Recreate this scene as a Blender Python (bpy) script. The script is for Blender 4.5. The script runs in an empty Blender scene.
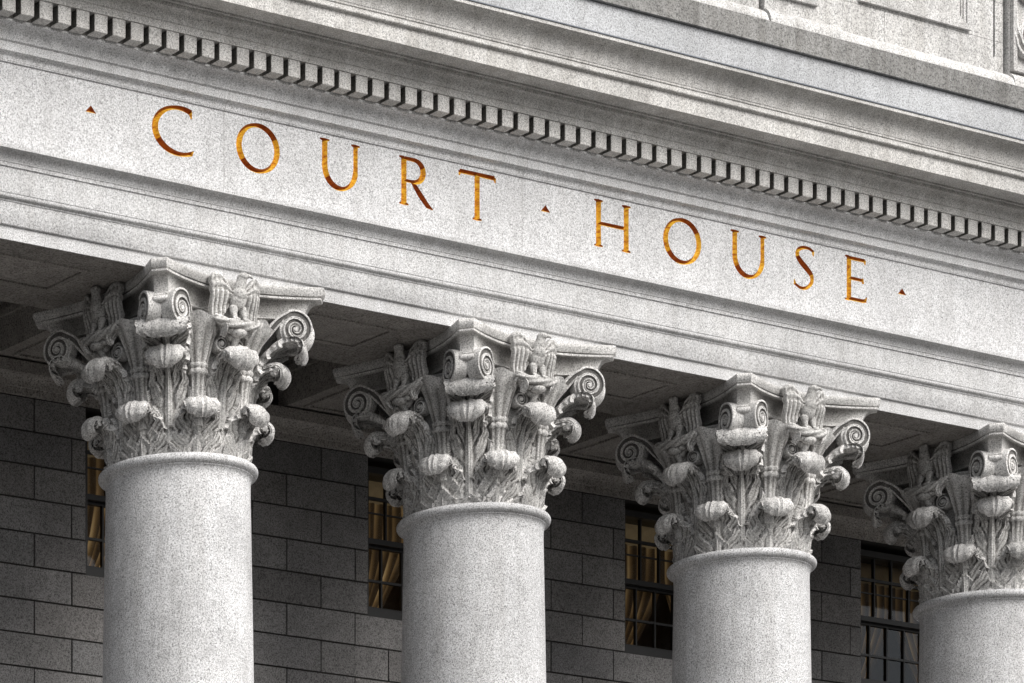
import bpy, bmesh, math, random
from mathutils import Vector, Matrix, noise as mnoise
random.seed(7)
PI = math.pi
sc = bpy.context.scene
COL = sc.collection
P = 2.9            # column pitch
ZO = 1.7           # eye height above the street: everything is built from eye level, then lifted
X0, X1 = -7.5, 13.5
YW = 1.808          # face of the rear wall

# ------------------------------------------------------------------ materials
class NT:
    def __init__(s, name):
        s.m = bpy.data.materials.new(name); s.m.use_nodes = True
        s.t = s.m.node_tree; s.n = s.t.nodes; s.b = s.n['Principled BSDF']
        s.tc = s.n.new('ShaderNodeTexCoord')
    def node(s, typ, **kw):
        n = s.n.new(typ)
        for k, v in kw.items():
            if k in n.inputs: n.inputs[k].default_value = v
            else: setattr(n, k, v)
        return n
    def link(s, a, b): s.t.links.new(a, b)
    def coord(s, sx=1, sy=1, sz=1, src='Object'):
        mp = s.node('ShaderNodeMapping'); mp.inputs['Scale'].default_value = (sx, sy, sz)
        s.link(s.tc.outputs[src], mp.inputs['Vector']); return mp.outputs[0]
    def rcoord(s):
        oi = s.node('ShaderNodeObjectInfo'); m = s.node('ShaderNodeMath', operation='MULTIPLY'); m.inputs[1].default_value = 37.0
        s.link(oi.outputs['Random'], m.inputs[0]); a = s.node('ShaderNodeVectorMath', operation='ADD')
        s.link(s.tc.outputs['Object'], a.inputs[0]); s.link(m.outputs[0], a.inputs[1]); s.rnd = oi.outputs['Random']; return a.outputs[0]
    def noise(s, vec, scale, detail=2, rough=.5):
        n = s.node('ShaderNodeTexNoise'); n.inputs['Scale'].default_value = scale
        n.inputs['Detail'].default_value = detail; n.inputs['Roughness'].default_value = rough
        s.link(vec, n.inputs['Vector']); return n.outputs['Fac']
    def ramp(s, fac, stops, interp='LINEAR'):
        r = s.node('ShaderNodeValToRGB'); r.color_ramp.interpolation = interp
        e = r.color_ramp.elements
        while len(e) < len(stops): e.new(.5)
        for q, (p, c) in zip(e, stops):
            q.position = p; q.color = (c, c, c, 1) if not isinstance(c, tuple) else (*c, 1)
        s.link(fac, r.inputs[0]); return r.outputs[0]
    def mix(s, fac, a, b, mode='MULTIPLY'):
        m = s.node('ShaderNodeMix', data_type='RGBA', blend_type=mode)
        for i, v in ((0, fac), (6, a), (7, b)):
            if isinstance(v, (int, float)): m.inputs[i].default_value = v if i == 0 else (v, v, v, 1)
            elif isinstance(v, tuple): m.inputs[i].default_value = (*v, 1)
            else: s.link(v, m.inputs[i])
        return m.outputs[2]

def granite(name, light=(.60, .60, .61), speck=1.0, size=1.0, stain=.25, tint=(1, 1, 1), bump=.25, streak=.0, joints=None, block=0.0, crevice_shade=0.0):
    k = NT(name); v = k.rcoord()
    a = k.noise(v, 84 * size, 3, .8)
    sp = k.ramp(a, [(.37, 1 - .90 * speck), (.43, 1 - .55 * speck), (.48, 1 - .18 * speck), (.54, 1.0), (.64, 1.16)])
    b = k.noise(v, 55 * size, 3, .7)
    sp2 = k.ramp(b, [(.32, 1 - .45 * speck), (.44, 1.0), (.6, 1.05)])
    c = k.mix(1, light, sp); c = k.mix(1, c, sp2)
    l = k.noise(v, 1.1, 5, .65)
    st = k.ramp(l, [(.32, 1 - stain), (.6, 1.03)])
    c = k.mix(1, c, st)
    l2 = k.noise(v, 9, 4, .6)
    c = k.mix(1, c, k.ramp(l2, [(.3, 1 - stain * .5), (.55, 1.0)]))
    if streak:
        s = k.noise(k.coord(6, 6, .5), 1.6, 5, .6)
        c = k.mix(streak, c, k.ramp(s, [(.36, (.52, .50, .47)), (.58, (1, 1, 1))]))
    if joints:
        sep = k.node('ShaderNodeSeparateXYZ'); k.link(k.tc.outputs['Object'], sep.inputs[0])
        f = k.node('ShaderNodeMath', operation='PINGPONG'); k.link(sep.outputs[0], f.inputs[0]); f.inputs[1].default_value = joints
        g = k.node('ShaderNodeMath', operation='LESS_THAN'); k.link(f.outputs[0], g.inputs[0]); g.inputs[1].default_value = .004
        g2 = k.node('ShaderNodeMath', operation='MULTIPLY'); g2.inputs[1].default_value = .38; k.link(g.outputs[0], g2.inputs[0])
        c = k.mix(g2.outputs[0], c, (.20, .19, .18), 'MIX')
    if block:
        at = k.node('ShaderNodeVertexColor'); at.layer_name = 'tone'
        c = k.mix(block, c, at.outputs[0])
    if crevice_shade:
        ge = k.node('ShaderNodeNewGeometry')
        c = k.mix(crevice_shade, c, k.ramp(ge.outputs['Pointiness'], [(.42, (.05, .047, .044)), (.475, (.38, .37, .36)), (.498, (.80, .80, .79)), (.54, (1.2, 1.2, 1.2))]))  # shade painted into hollows of the carving, edges lightened
    c = k.mix(1, c, k.ramp(k.rnd, [(0, .93), (1, 1.05)]))
    c = k.mix(1, c, tint)
    k.link(c, k.b.inputs['Base Color'])
    k.b.inputs['Roughness'].default_value = .82; k.b.inputs['Specular IOR Level'].default_value = .25
    bp = k.node('ShaderNodeBump'); bp.inputs['Strength'].default_value = bump; bp.inputs['Distance'].default_value = .01
    k.link(a, bp.inputs['Height']); k.link(bp.outputs[0], k.b.inputs['Normal'])
    return k.m

M = {}
M['shaft'] = granite('granite_shaft', (.79, .79, .80), .85, 1.3, .24, streak=.25)
M['ent'] = granite('granite_entablature', (.76, .76, .765), .72, 1.3, .18, streak=.22, joints=P / 2)
M['frieze'] = granite('granite_frieze', (.76, .76, .77), .72, 1.3, .14, streak=.16, joints=P / 2)
M['corn'] = granite('granite_cornice', (.72, .715, .705), .72, 1.25, .22, (1, .99, .975), streak=.35)
M['gap_shade'] = granite('granite_gap_shade', (.17, .167, .16), .8, 1.0, .3, (1, .985, .95), streak=.4)  # dark stone that paints the shade in the dentil gaps
M['attic'] = granite('granite_attic', (.74, .735, .73), .75, 1.0, .25, (1, .995, .985), streak=.4)
M['plinth'] = granite('granite_plinth', (.33, .328, .322), .8, 1.0, .35, (1, .995, .985), streak=.5)
M['block'] = granite('granite_washed', (.56, .57, .585), .65, 1.0, .2, streak=.2)
M['cap'] = granite('granite_carved', (.74, .735, .73), .72, 1.15, .40, (1, .99, .975), bump=.5, crevice_shade=.9)
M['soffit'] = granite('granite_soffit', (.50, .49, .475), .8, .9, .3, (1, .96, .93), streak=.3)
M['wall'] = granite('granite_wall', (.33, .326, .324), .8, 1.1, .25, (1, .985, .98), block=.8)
M['mortar'] = granite('mortar', (.05, .048, .045), .3)
M['step'] = granite('granite_step', (.30, .29, .28), .8, .8, .3)

def simple(name, col, rough=.6, metal=0, emit=0, spec=.5):
    k = NT(name); v = k.coord(); n = k.noise(v, 14, 4, .6)
    c = k.mix(1, col, k.ramp(n, [(.3, .8), (.7, 1.12)]))
    k.link(c, k.b.inputs['Base Color']); k.b.inputs['Roughness'].default_value = rough
    k.b.inputs['Metallic'].default_value = metal; k.b.inputs['Specular IOR Level'].default_value = spec
    if emit:
        k.link(c, k.b.inputs['Emission Color']); k.b.inputs['Emission Strength'].default_value = emit
    return k.m
M['frame'] = simple('black_paint', (.012, .012, .013), .45)
M['lead'] = simple('lead_flashing', (.16, .175, .20), .5, .4)
M['room'] = simple('room_plaster', (.10, .075, .05), .9)
M['shade'] = simple('roller_shade', (.42, .33, .20), .9)

def gold(nm='gilded_cut', dark=1.0, tint=(1, 1, 1)):
    k = NT(nm); v = k.coord(); n = k.noise(k.coord(1, 1, 2.2), 22, 4, .75)
    c = k.ramp(n, [(.30, (.26, .06, .010)), (.42, (.56, .21, .018)), (.54, (.80, .43, .035)), (.72, (.92, .62, .11))])
    c = k.mix(1, c, tuple(q * dark for q in tint))
    k.link(c, k.b.inputs['Base Color']); k.b.inputs['Metallic'].default_value = .12; k.b.inputs['Roughness'].default_value = .45; k.b.inputs['Specular IOR Level'].default_value = .3
    bp = k.node('ShaderNodeBump'); bp.inputs['Strength'].default_value = .5; bp.inputs['Distance'].default_value = .006
    k.link(n, bp.inputs['Height']); k.link(bp.outputs[0], k.b.inputs['Normal'])
    return k.m
M['gold'] = gold('gilded_cut', 1.0, (1.0, 1.08, 1.0))
M['gold_shaded'] = gold('shaded_gilding', .36, (1.0, .42, .55))     # dark red paints the shade on letter walls that face down

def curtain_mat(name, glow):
    k = NT(name); at = k.node('ShaderNodeVertexColor'); at.layer_name = 'fold_shade'
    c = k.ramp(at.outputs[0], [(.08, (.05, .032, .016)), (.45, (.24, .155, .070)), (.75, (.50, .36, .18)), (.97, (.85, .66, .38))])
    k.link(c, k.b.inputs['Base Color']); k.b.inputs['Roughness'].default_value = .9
    k.link(c, k.b.inputs['Emission Color']); k.b.inputs['Emission Strength'].default_value = glow  # cloth emits, standing in for room light behind it
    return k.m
M['shade_lit'] = simple('roller_shade_lit', (.34, .26, .15), .9, 0, .14)  # lit copy of the roller shade, room light put in as emission
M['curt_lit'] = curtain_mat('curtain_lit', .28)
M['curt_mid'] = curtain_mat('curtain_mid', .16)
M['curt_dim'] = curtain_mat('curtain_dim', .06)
def lampm():
    k = NT('lamp_glow'); k.b.inputs['Base Color'].default_value = (.9, .6, .25, 1)
    k.b.inputs['Emission Color'].default_value = (1, .62, .22, 1); k.b.inputs['Emission Strength'].default_value = 1.6
    return k.m
M['lamp'] = lampm()
def glass():
    k = NT('window_glass'); t = k.t
    tr = k.node('ShaderNodeBsdfTransparent'); tr.inputs[0].default_value = (.82, .80, .76, 1)
    gl = k.node('ShaderNodeBsdfGlossy'); gl.inputs[0].default_value = (.9, .95, 1, 1); gl.inputs[1].default_value = .03
    fr = k.node('ShaderNodeFresnel'); fr.inputs[0].default_value = 1.45
    mx = k.node('ShaderNodeMixShader'); k.link(fr.outputs[0], mx.inputs[0]); k.link(tr.outputs[0], mx.inputs[1]); k.link(gl.outputs[0], mx.inputs[2])
    k.link(mx.outputs[0], k.n['Material Output'].inputs[0]); return k.m
M['glass'] = glass()
def ground():
    k = NT('asphalt'); v = k.coord(); n = k.noise(v, 30, 5, .7); n2 = k.noise(v, .3, 4, .6)
    c = k.mix(1, k.ramp(n, [(.3, .035), (.7, .075)]), k.ramp(n2, [(.3, .8), (.7, 1.2)]))
    k.link(c, k.b.inputs['Base Color']); k.b.inputs['Roughness'].default_value = .9; return k.m
M['ground'] = ground()
M['paving'] = granite('paving_stone', (.09, .088, .085), .6, .6, .3)

# ------------------------------------------------------------------ helpers
def finish(bm, name, mat, parent=None, smooth=35, loc=None, recalc=True):
    if recalc: bmesh.ops.recalc_face_normals(bm, faces=bm.faces)
    me = bpy.data.meshes.new(name); bm.to_mesh(me); bm.free()
    if mat: me.materials.append(M[mat])
    if smooth:
        for p in me.polygons: p.use_smooth = True
        me.set_sharp_from_angle(angle=math.radians(smooth))
    o = bpy.data.objects.new(name, me); COL.objects.link(o)
    if parent: o.parent = parent
    if loc: o.location = loc
    return o
def child(name, me, parent, loc=(0, 0, 0), rot=(0, 0, 0), scale=(1, 1, 1)):
    o = bpy.data.objects.new(name, me); COL.objects.link(o); o.parent = parent
    o.location = loc; o.rotation_euler = rot; o.scale = scale
    return o
def tag(o, label=None, cat=None, group=None, kind=None):
    if label: o['label'] = label
    if cat: o['category'] = cat
    if group: o['group'] = group
    if kind: o['kind'] = kind
    return o
def empty(name, loc=(0, 0, 0)):
    o = bpy.data.objects.new(name, None); COL.objects.link(o); o.location = loc; o.empty_display_size = .2
    return o
def box(bm, x0, x1, y0, y1, z0, z1):
    vs = [bm.verts.new((x, y, z)) for x in (x0, x1) for y in (y0, y1) for z in (z0, z1)]
    fs = []
    for q in ((0, 1, 3, 2), (4, 6, 7, 5), (0, 4, 5, 1), (2, 3, 7, 6), (0, 2, 6, 4), (1, 5, 7, 3)):
        fs.append(bm.faces.new([vs[i] for i in q]))
    return fs
def sweep_x(bm, pts, x0, x1, xs=None):
    xs = xs or [x0, x1]
    rings = [[bm.verts.new((x, y, z)) for (y, z) in pts] for x in xs]
    n = len(pts)
    for a, b in zip(rings, rings[1:]):
        for i in range(n):
            bm.faces.new((a[i], a[(i + 1) % n], b[(i + 1) % n], b[i]))
    bm.faces.new(rings[0][::-1]); bm.faces.new(rings[-1])
def arc(p0, p1, bulge, n=8):
    """points from p0 to p1 on a bowed path (bulge>0 bows to the left of travel)"""
    (a, b), (c, d) = p0, p1
    dx, dy = c - a, d - b; out = []
    for i in range(n + 1):
        t = i / n; s = math.sin(PI * t) * bulge
        out.append((a + dx * t - dy * s, b + dy * t + dx * s))
    return out
def cyma(p0, p1, k, n=12):
    (a, b), (c, d) = p0, p1; dx, dy = c - a, d - b; out = []
    for i in range(n + 1):
        t = i / n; s = math.sin(2 * PI * t) * k
        out.append((a + dx * t - dy * s, b + dy * t + dx * s))
    return out
def revolve(bm, prof, n=64, closed=False):
    rings = [[bm.verts.new((r * math.cos(2 * PI * i / n), r * math.sin(2 * PI * i / n), z)) for i in range(n)] for r, z in prof]
    for a, b in zip(rings, rings[1:]):
        for i in range(n): bm.faces.new((a[i], a[(i + 1) % n], b[(i + 1) % n], b[i]))
    bm.faces.new(rings[0][::-1]); bm.faces.new(rings[-1])
def thicken(bm, th):
    """give an open sheet a back and rims, without overshooting at tight folds"""
    bm.normal_update(); bm.verts.ensure_lookup_table()
    vs = list(bm.verts); fs = list(bm.faces); es = [e for e in bm.edges if len(e.link_faces) == 1]
    back = {v: bm.verts.new(v.co - v.normal * th) for v in vs}
    rim = []
    for e in es:
        l = e.link_loops[0]; rim.append((l.vert, l.link_loop_next.vert))
    for f in fs: bm.faces.new([back[v] for v in reversed(f.verts)])
    for a, b in rim: bm.faces.new((b, a, back[a], back[b]))
def catmull(pts, n):
    P_ = [Vector(p) for p in pts]; P_ = [2 * P_[0] - P_[1]] + P_ + [2 * P_[-1] - P_[-2]]
    segs = len(P_) - 3; out = []
    for i in range(n + 1):
        t = i / n * segs; k = min(int(t), segs - 1); u = t - k
        a, b, c, d = P_[k:k + 4]
        out.append(.5 * ((2 * b) + (c - a) * u + (2 * a - 5 * b + 4 * c - d) * u * u + (3 * b - 3 * c + d - a) * u ** 3))
    return out
def interp(tab, s):
    for (a, va), (b, vb) in zip(tab, tab[1:]):
        if s <= b:
            f = (s - a) / (b - a); f = f * f * (3 - 2 * f); return va + (vb - va) * f
    return tab[-1][1]

# ------------------------------------------------------------------ ENTABLATURE
ent = tag(empty('entablature', (3, 0, 8.673)), 'pale granite entablature over the columns, its frieze cut with gilded lettering COURT HOUSE', 'entablature', kind='thing')
EOFF = Vector((-3, 0, -8.673))
def eobj(bm, name, mat, parent=None, smooth=35):
    o = finish(bm, name, mat, parent or ent, smooth)
    if not parent: o.location = EOFF
    return o
# architrave: three fasciae, each with a small moulding, and a crown
pr = [(.595, 8.673), (-.545, 8.673), (-.545, 8.771)]
pr += arc((-.545, 8.771), (-.566, 8.789), .35, 5)[1:]
pr += [(-.568, 8.792), (-.568, 8.935), (-.574, 8.937), (-.574, 8.949)]
pr += arc((-.574, 8.949), (-.598, 8.982), .30, 6)[1:]
pr += [(-.602, 8.986), (-.602, 9.165), (-.612, 9.167), (-.612, 9.192)]
pr += [(-.617, 9.196), (-.617, 9.204)] + arc((-.618, 9.206), (-.680, 9.261), -.22, 8)
pr += [(-.690, 9.264), (-.690, 9.292), (-.560, 9.303), (.595, 9.303)]
bm = bmesh.new(); sweep_x(bm, pr, X0, X1); arch = eobj(bm, 'architrave', 'ent')
# raised border lines of the panels under the architrave
for i in range(-2, 5):
    xa, xb = i * P + 1.03, (i + 1) * P - 1.03
    bm = bmesh.new()
    for (a, b, c, d) in ((xa, xb, .18, .22), (xa, xb, -.30, -.26), (xa, xa + .04, -.26, .18), (xb - .04, xb, -.26, .18)):
        box(bm, a, b, c, d, 8.655, 8.6725)
    box(bm, xa + .06, xb - .06, -.24, .16, 8.662, 8.6725)
    o = finish(bm, 'soffit_panel', 'soffit', arch, 0)
bm = bmesh.new(); box(bm, X0, X1, -.535, .595, 8.6698, 8.6725); o = finish(bm, 'soffit_facing', 'soffit', arch, 0)

# frieze with V-cut letters
FY = -.545; FZ0, FZ1 = 9.303, 9.928
LB, LT = 9.5255, 9.8915
cut = bmesh.new(); pieces = []
def done_piece():
    global cut
    bmesh.ops.recalc_face_normals(cut, faces=cut.faces)
    me = bpy.data.meshes.new('cut'); cut.to_mesh(me); cut.free(); me.materials.append(M['gold'])
    o = bpy.data.objects.new('cut', me); COL.objects.link(o); pieces.append(o); cut = bmesh.new()
def vcut(pts, w, caps=True, ext=0):
    """V groove along pts [(x,z)], widths w (one or list), cut 45 degrees deep"""
    e = .006; n = len(pts); ws = w if isinstance(w, (list, tuple)) else [w] * n
    V = [Vector((p[0], p[1])) for p in pts]
    closed = (V[0] - V[-1]).length < 1e-5 and n > 3
    if closed: V = V[:-1]; ws = ws[:-1]; n -= 1
    rings = []
    for i in range(n):
        a = V[(i - 1) % n] if (closed or i > 0) else V[i]; b = V[(i + 1) % n] if (closed or i < n - 1) else V[i]
        t = (b - a).normalized(); nn = Vector((-t.y, t.x)); h = ws[i] / 2
        d = 1.35 * h
        l = V[i] + nn * (h + e); r = V[i] - nn * (h + e)
        rings.append([cut.verts.new((l.x, FY - e * 1.35, l.y)), cut.verts.new((r.x, FY - e * 1.35, r.y)), cut.verts.new((V[i].x, FY + d, V[i].y))])
    m = n if closed else n - 1
    for i in range(m):
        a, b = rings[i], rings[(i + 1) % n]
        for j in range(3): cut.faces.new((a[j], a[(j + 1) % 3], b[(j + 1) % 3], b[j]))
    if not closed: cut.faces.new(rings[0][::-1]); cut.faces.new(rings[-1])
    done_piece()
TK, TN = .054, .030
def Z(f): return LB + (LT - LB) * f
def serif(x, f, up, w=.046, left=1, right=1):
    z = Z(f); s = 1 if up else -1
    vcut([(x - w * left, z - s * .006), (x, z - s * .011), (x + w * right, z - s * .006)], [.012, .030, .012])
def stem(x, f0=.02, f1=.98, w=TK): vcut([(x, Z(f0)), (x, Z((f0 + f1) / 2)), (x, Z(f1))], [w, w * .93, w])
def ell(cx, cz, rx, rz, a0, a1, n, thick, thin, tilt=0.0, taper=None):
    pts, ws = [], []
    for i in range(n + 1):
        a = math.radians(a0 + (a1 - a0) * i / n)
        pts.append((cx + rx * math.cos(a), cz + rz * math.sin(a)))
        w = thin + (thick - thin) * abs(math.cos(a - tilt)) ** 1.3
        if taper: w *= taper(i / n)
        ws.append(w)
    if abs(abs(a1 - a0) - 360) < .01: pts[-1] = pts[0]
    vcut(pts, ws)
zc = (LB + LT) / 2; rz = (LT - LB) / 2
def letter_O(x0, x1): ell((x0 + x1) / 2, zc, (x1 - x0) / 2 - TK / 2, rz - TN / 2, 0, 360, 48, TK, TN, .25)
def letter_U(xa, xb):
    xa += .045; xb -= .045; z0 = LB + .17; r = (xb - xa) / 2
    pts = [(xa, Z(.98)), (xa, Z(.75)), (xa, z0)]; ws = [TK, TK * .95, TK]
    for i in range(1, 16):
        a = PI + PI * i / 16; pts.append((xa + r + r * math.cos(a), z0 + (z0 - LB - TN / 2) * math.sin(a))); ws.append(TN + (TK - TN) * abs(math.cos(a - .35)) ** 1.2)
    pts += [(xb, z0), (xb, Z(.75)), (xb, Z(.98))]; ws += [TK * .8, TK * .78, TK * .82]
    vcut(pts, ws); serif(xa, 1, True); serif(xb, 1, True, .042)
# C
ell(-.405, zc, .225, rz - TN / 2, 62, 300, 40, TK * 1.05, TN, .25)
vcut([(-.312, Z(.925)), (-.300, Z(.79))], [.040, .012]); vcut([(-.305, Z(.065)), (-.280, Z(.16))], [.028, .010])
letter_O(.112, .522)
letter_U(.903, 1.289)
# R
x = 1.715; stem(x); serif(x, 1, True, .046, 1, .2); serif(x, 0, False)
pts, ws = [(x + .01, Z(.965)), (x + .07, Z(.965))], [TN, TN]
for i in range(1, 16):
    a = PI / 2 - PI * i / 16; pts.append((x + .095 + .095 * math.cos(a), Z(.735) + (rz * .46) * math.sin(a))); ws.append(TN + (TK - TN) * math.cos(a) ** 1.2)
pts += [(x + .08, Z(.505)), (x + .01, Z(.505))]; ws += [TN * .85, TN * .8]
vcut(pts, ws)
vcut([(x + .085, Z(.50)), (x + .16, Z(.27)), (x + .235, Z(.07)), (x + .285, Z(.015))], [.035, TK * .95, TK * .8, .012])
# T
x = 2.444; stem(x); serif(x, 0, False)
vcut([(2.268, Z(.955)), (2.444, Z(.958)), (2.622, Z(.955))], [.036, TN * 1.1, .036])
vcut([(2.272, Z(.96)), (2.264, Z(.86))], [.036, .010]); vcut([(2.618, Z(.96)), (2.626, Z(.86))], [.036, .010])
# H
for x in (3.693, 3.986): stem(x); serif(x, 0, False); serif(x, 1, True)
vcut([(3.70, Z(.50)), (3.98, Z(.50))], TN)
letter_O(4.380, 4.794)
letter_U(5.116, 5.513)
# S
sp = [(6.043, Z(.90)), (5.99, Z(.955)), (5.925, Z(.95)), (5.868, Z(.87)), (5.862, Z(.74)), (5.905, Z(.615)), (5.965, Z(.50)), (6.018, Z(.37)), (6.022, Z(.22)), (5.97, Z(.08)), (5.90, Z(.045)), (5.835, Z(.11))]
cs = catmull([(a, 0, b) for a, b in sp], 44)
vcut([(v.x, v.z) for v in cs], [TN * .8 + (TK * 1.1 - TN) * math.exp(-((i / 44 - .5) / .24) ** 2) for i in range(45)])
vcut([(6.036, Z(.915)), (6.040, Z(.80))], [.034, .010]); vcut([(5.835, Z(.09)), (5.826, Z(.21))], [.034, .010])
# E
x = 6.448; stem(x); serif(x, 1, True, .046, 1, .2); serif(x, 0, False, .046, 1, .2)
vcut([(x, Z(.955)), (x + .185, Z(.955))], TN); vcut([(x + .18, Z(.965)), (x + .186, Z(.86))], [.034, .010])
vcut([(x, Z(.505)), (x + .165, Z(.505))], TN * .9); vcut([(x + .158, Z(.555)), (x + .162, Z(.43))], [.018, .026])
vcut([(x, Z(.045)), (x + .165, Z(.045)), (x + .20, Z(.07))], [TN, TN, TN]); vcut([(x + .185, Z(.03)), (x + .205, Z(.15))], [.034, .010])
# triangular points
for tx, tz in ((-1.204, 9.725), (3.141, 9.728), (7.066, 9.690)):
    b = [cut.verts.new((tx + .052 * a * 1.1, FY - .004, tz + c)) for a, c in ((-1, -.027), (1, -.027), (0, .035))]
    ap = cut.verts.new((tx, FY + .024, tz - .006))
    cut.faces.new(b); 
    for i in range(3): cut.faces.new((b[i], ap, b[(i + 1) % 3]))
    done_piece()
bm = bmesh.new(); box(bm, -1.6, 7.6, FY, .3, FZ0 + .0005, FZ1)
fo = finish(bm, 'frieze', 'frieze', ent, 0); fo.location = EOFF
for c_ in pieces:
    mod = fo.modifiers.new('cut', 'BOOLEAN'); mod.operation = 'DIFFERENCE'; mod.object = c_; mod.solver = 'EXACT'
    mod.material_mode = 'TRANSFER'
bpy.context.view_layer.update()
dg = bpy.context.evaluated_depsgraph_get()
me = bpy.data.meshes.new_from_object(fo.evaluated_get(dg)); fo.modifiers.clear()
for c_ in pieces: bpy.data.objects.remove(c_)
gi = [i for i, m in enumerate(me.materials) if m and m.name.startswith('gilded')]
src = bmesh.new(); src.from_mesh(me)
spans = [('C', -.8, -.05), ('O', -.05, .7), ('U', .7, 1.5), ('R', 1.5, 2.15), ('T', 2.15, 2.9), ('H', 3.4, 4.2), ('O', 4.2, 4.95), ('U', 4.95, 5.65), ('S', 5.65, 6.2), ('E', 6.2, 6.85),
         ('.', -1.6, -.8), ('.', 2.9, 3.4), ('.', 6.85, 7.6)]
for ch, a, b in spans:
    t = src.copy()
    bmesh.ops.delete(t, geom=[f for f in t.faces if f.material_index not in gi or not (a < f.calc_center_median().x < b)], context='FACES')
    t.normal_update()
    for f in t.faces: f.material_index = 1 if (f.normal.z < -.45 or ch == '.' and f.normal.x < 0) else 0  # shade painted by facing: darker gilding on these walls
    o = finish(t, 'triangle_mark' if ch == '.' else 'letter', 'gold', fo, 0, recalc=False); o.data.materials.append(M['gold_shaded'])
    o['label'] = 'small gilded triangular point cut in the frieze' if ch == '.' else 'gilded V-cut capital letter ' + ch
bmesh.ops.delete(src, geom=[f for f in src.faces if f.material_index in gi], context='FACES')
for f in src.faces: f.material_index = 0
# the rest of the frieze left and right
box(src, X0, -1.601, FY, .3, FZ0 + .0005, FZ1); box(src, 7.601, X1, FY, .3, FZ0 + .0005, FZ1)
nm = bpy.data.meshes.new('frieze'); src.to_mesh(nm); src.free(); nm.materials.append(M['frieze']); fo.data = nm
fo.location = EOFF

# bed moulding
pr = [(.3, FZ1 + .0005), (-.556, FZ1 + .0005), (-.558, 9.938)]
pr += [(-.560, 9.940), (-.561, 9.950)] + arc((-.562, 9.951), (-.598, 9.987), -.25, 7)
pr += [(-.604, 9.990), (-.606, 10.050), (-.612, 10.052)]
pr += [(-.618, 10.056), (-.622, 10.058), (-.622, 10.075)] + arc((-.623, 10.077), (-.690, 10.150), -.24, 10) + [(-.700, 10.154), (-.700, 10.30), (.3, 10.30)]
bm = bmesh.new(); sweep_x(bm, pr, X0, X1); eobj(bm, 'bed_moulding', 'ent')
# cornice above the dentils
pr = [(.3, 10.3005), (-.806, 10.3005), (-.808, 10.318), (-.812, 10.352), (-.818, 10.354)]
pr += arc((-.820, 10.356), (-.872, 10.432), -.28, 8)
pr += [(-.880, 10.436), (-.880, 10.462), (-.905, 10.464), (-.905, 10.476), (-1.060, 10.476), (-1.062, 10.466), (-1.082, 10.466), (-1.082, 10.588), (-1.090, 10.590)]
pr += arc((-1.090, 10.592), (-1.108, 10.622), .45, 5) + [(-1.104, 10.640), (-1.112, 10.643), (-1.112, 10.658)]
pr += arc((-1.116, 10.662), (-1.228, 10.797), -.20, 14) + [(-1.240, 10.802), (-1.240, 10.828), (-1.232, 10.830), (-.80, 10.90), (.3, 10.90)]
bm = bmesh.new(); sweep_x(bm, pr, X0, X1); corn = eobj(bm, 'cornice', 'corn')
bm = bmesh.new(); sweep_x(bm, [(-1.236, 10.8315), (-1.247, 10.829), (-1.247, 10.838), (-.82, 10.908), (-.82, 10.902)], X0, X1)
o = finish(bm, 'flashing', 'lead', corn, 0)
bm = bmesh.new(); box(bm, X0 + .01, X1 - .01, -.7035, -.7005, 10.172, 10.2995); finish(bm, 'dentil_gap_shade', 'gap_shade', corn, 0)  # added dark strip, paints the shade behind the dentils
# dentils
bm = bmesh.new(); box(bm, 0, .113, -.800, -.7005, 10.171, 10.300)
bmesh.ops.bevel(bm, geom=[e for e in bm.edges], offset=.004, segments=1, affect='EDGES')
d0 = finish(bm, 'dentil', 'corn', corn, 0); dme = d0.data; dme.materials.append(M['gap_shade'])
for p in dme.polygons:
    if abs(p.normal.x) > .9: p.material_index = 1  # side faces dark: gap shade put into the colour
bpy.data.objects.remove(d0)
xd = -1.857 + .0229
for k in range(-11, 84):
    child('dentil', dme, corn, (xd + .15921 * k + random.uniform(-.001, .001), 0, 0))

# ------------------------------------------------------------------ ATTIC STOREY
att = tag(empty('attic_storey', (3, 0, 10.9)), 'grey weathered granite storey set back above the cornice, with framed panels', 'attic wall', kind='thing')
AOFF = Vector((-3, 0, -10.9))
def aobj(bm, name, mat, smooth=0):
    o = finish(bm, name, mat, att, smooth); o.location = AOFF; return o
bm = bmesh.new(); box(bm, X0, X1, -.80, .3, 10.9005, 11.296); aobj(bm, 'blocking_course', 'block')
bm = bmesh.new(); sweep_x(bm, [(.3, 11.302), (-.832, 11.302), (-.832, 11.487), (.3, 11.487)], X0, X1); aobj(bm, 'plinth', 'plinth')
bm = bmesh.new()
def cham(x0, x1, dy):
    sweep_x(bm, [(.3, 11.4875), (-.832, 11.4875), (-.832, 11.494)] + arc((-.828, 11.496), (-.745 - dy, 11.605), .12, 6) + [(-.735 - dy, 11.612), (.3, 11.612)], x0, x1)
cham(6.09, 8.0875, 0); cham(5.265, 6.0895, .035); cham(X0, 5.245, .0); cham(8.088, X1, .035)
aobj(bm, 'base_moulding', 'attic', 30)
bm = bmesh.new()
box(bm, X0, X1, -.66, .3, 11.6125, 14.5)
xs = [6.09, 6.45, 7.408, 8.066]
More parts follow.
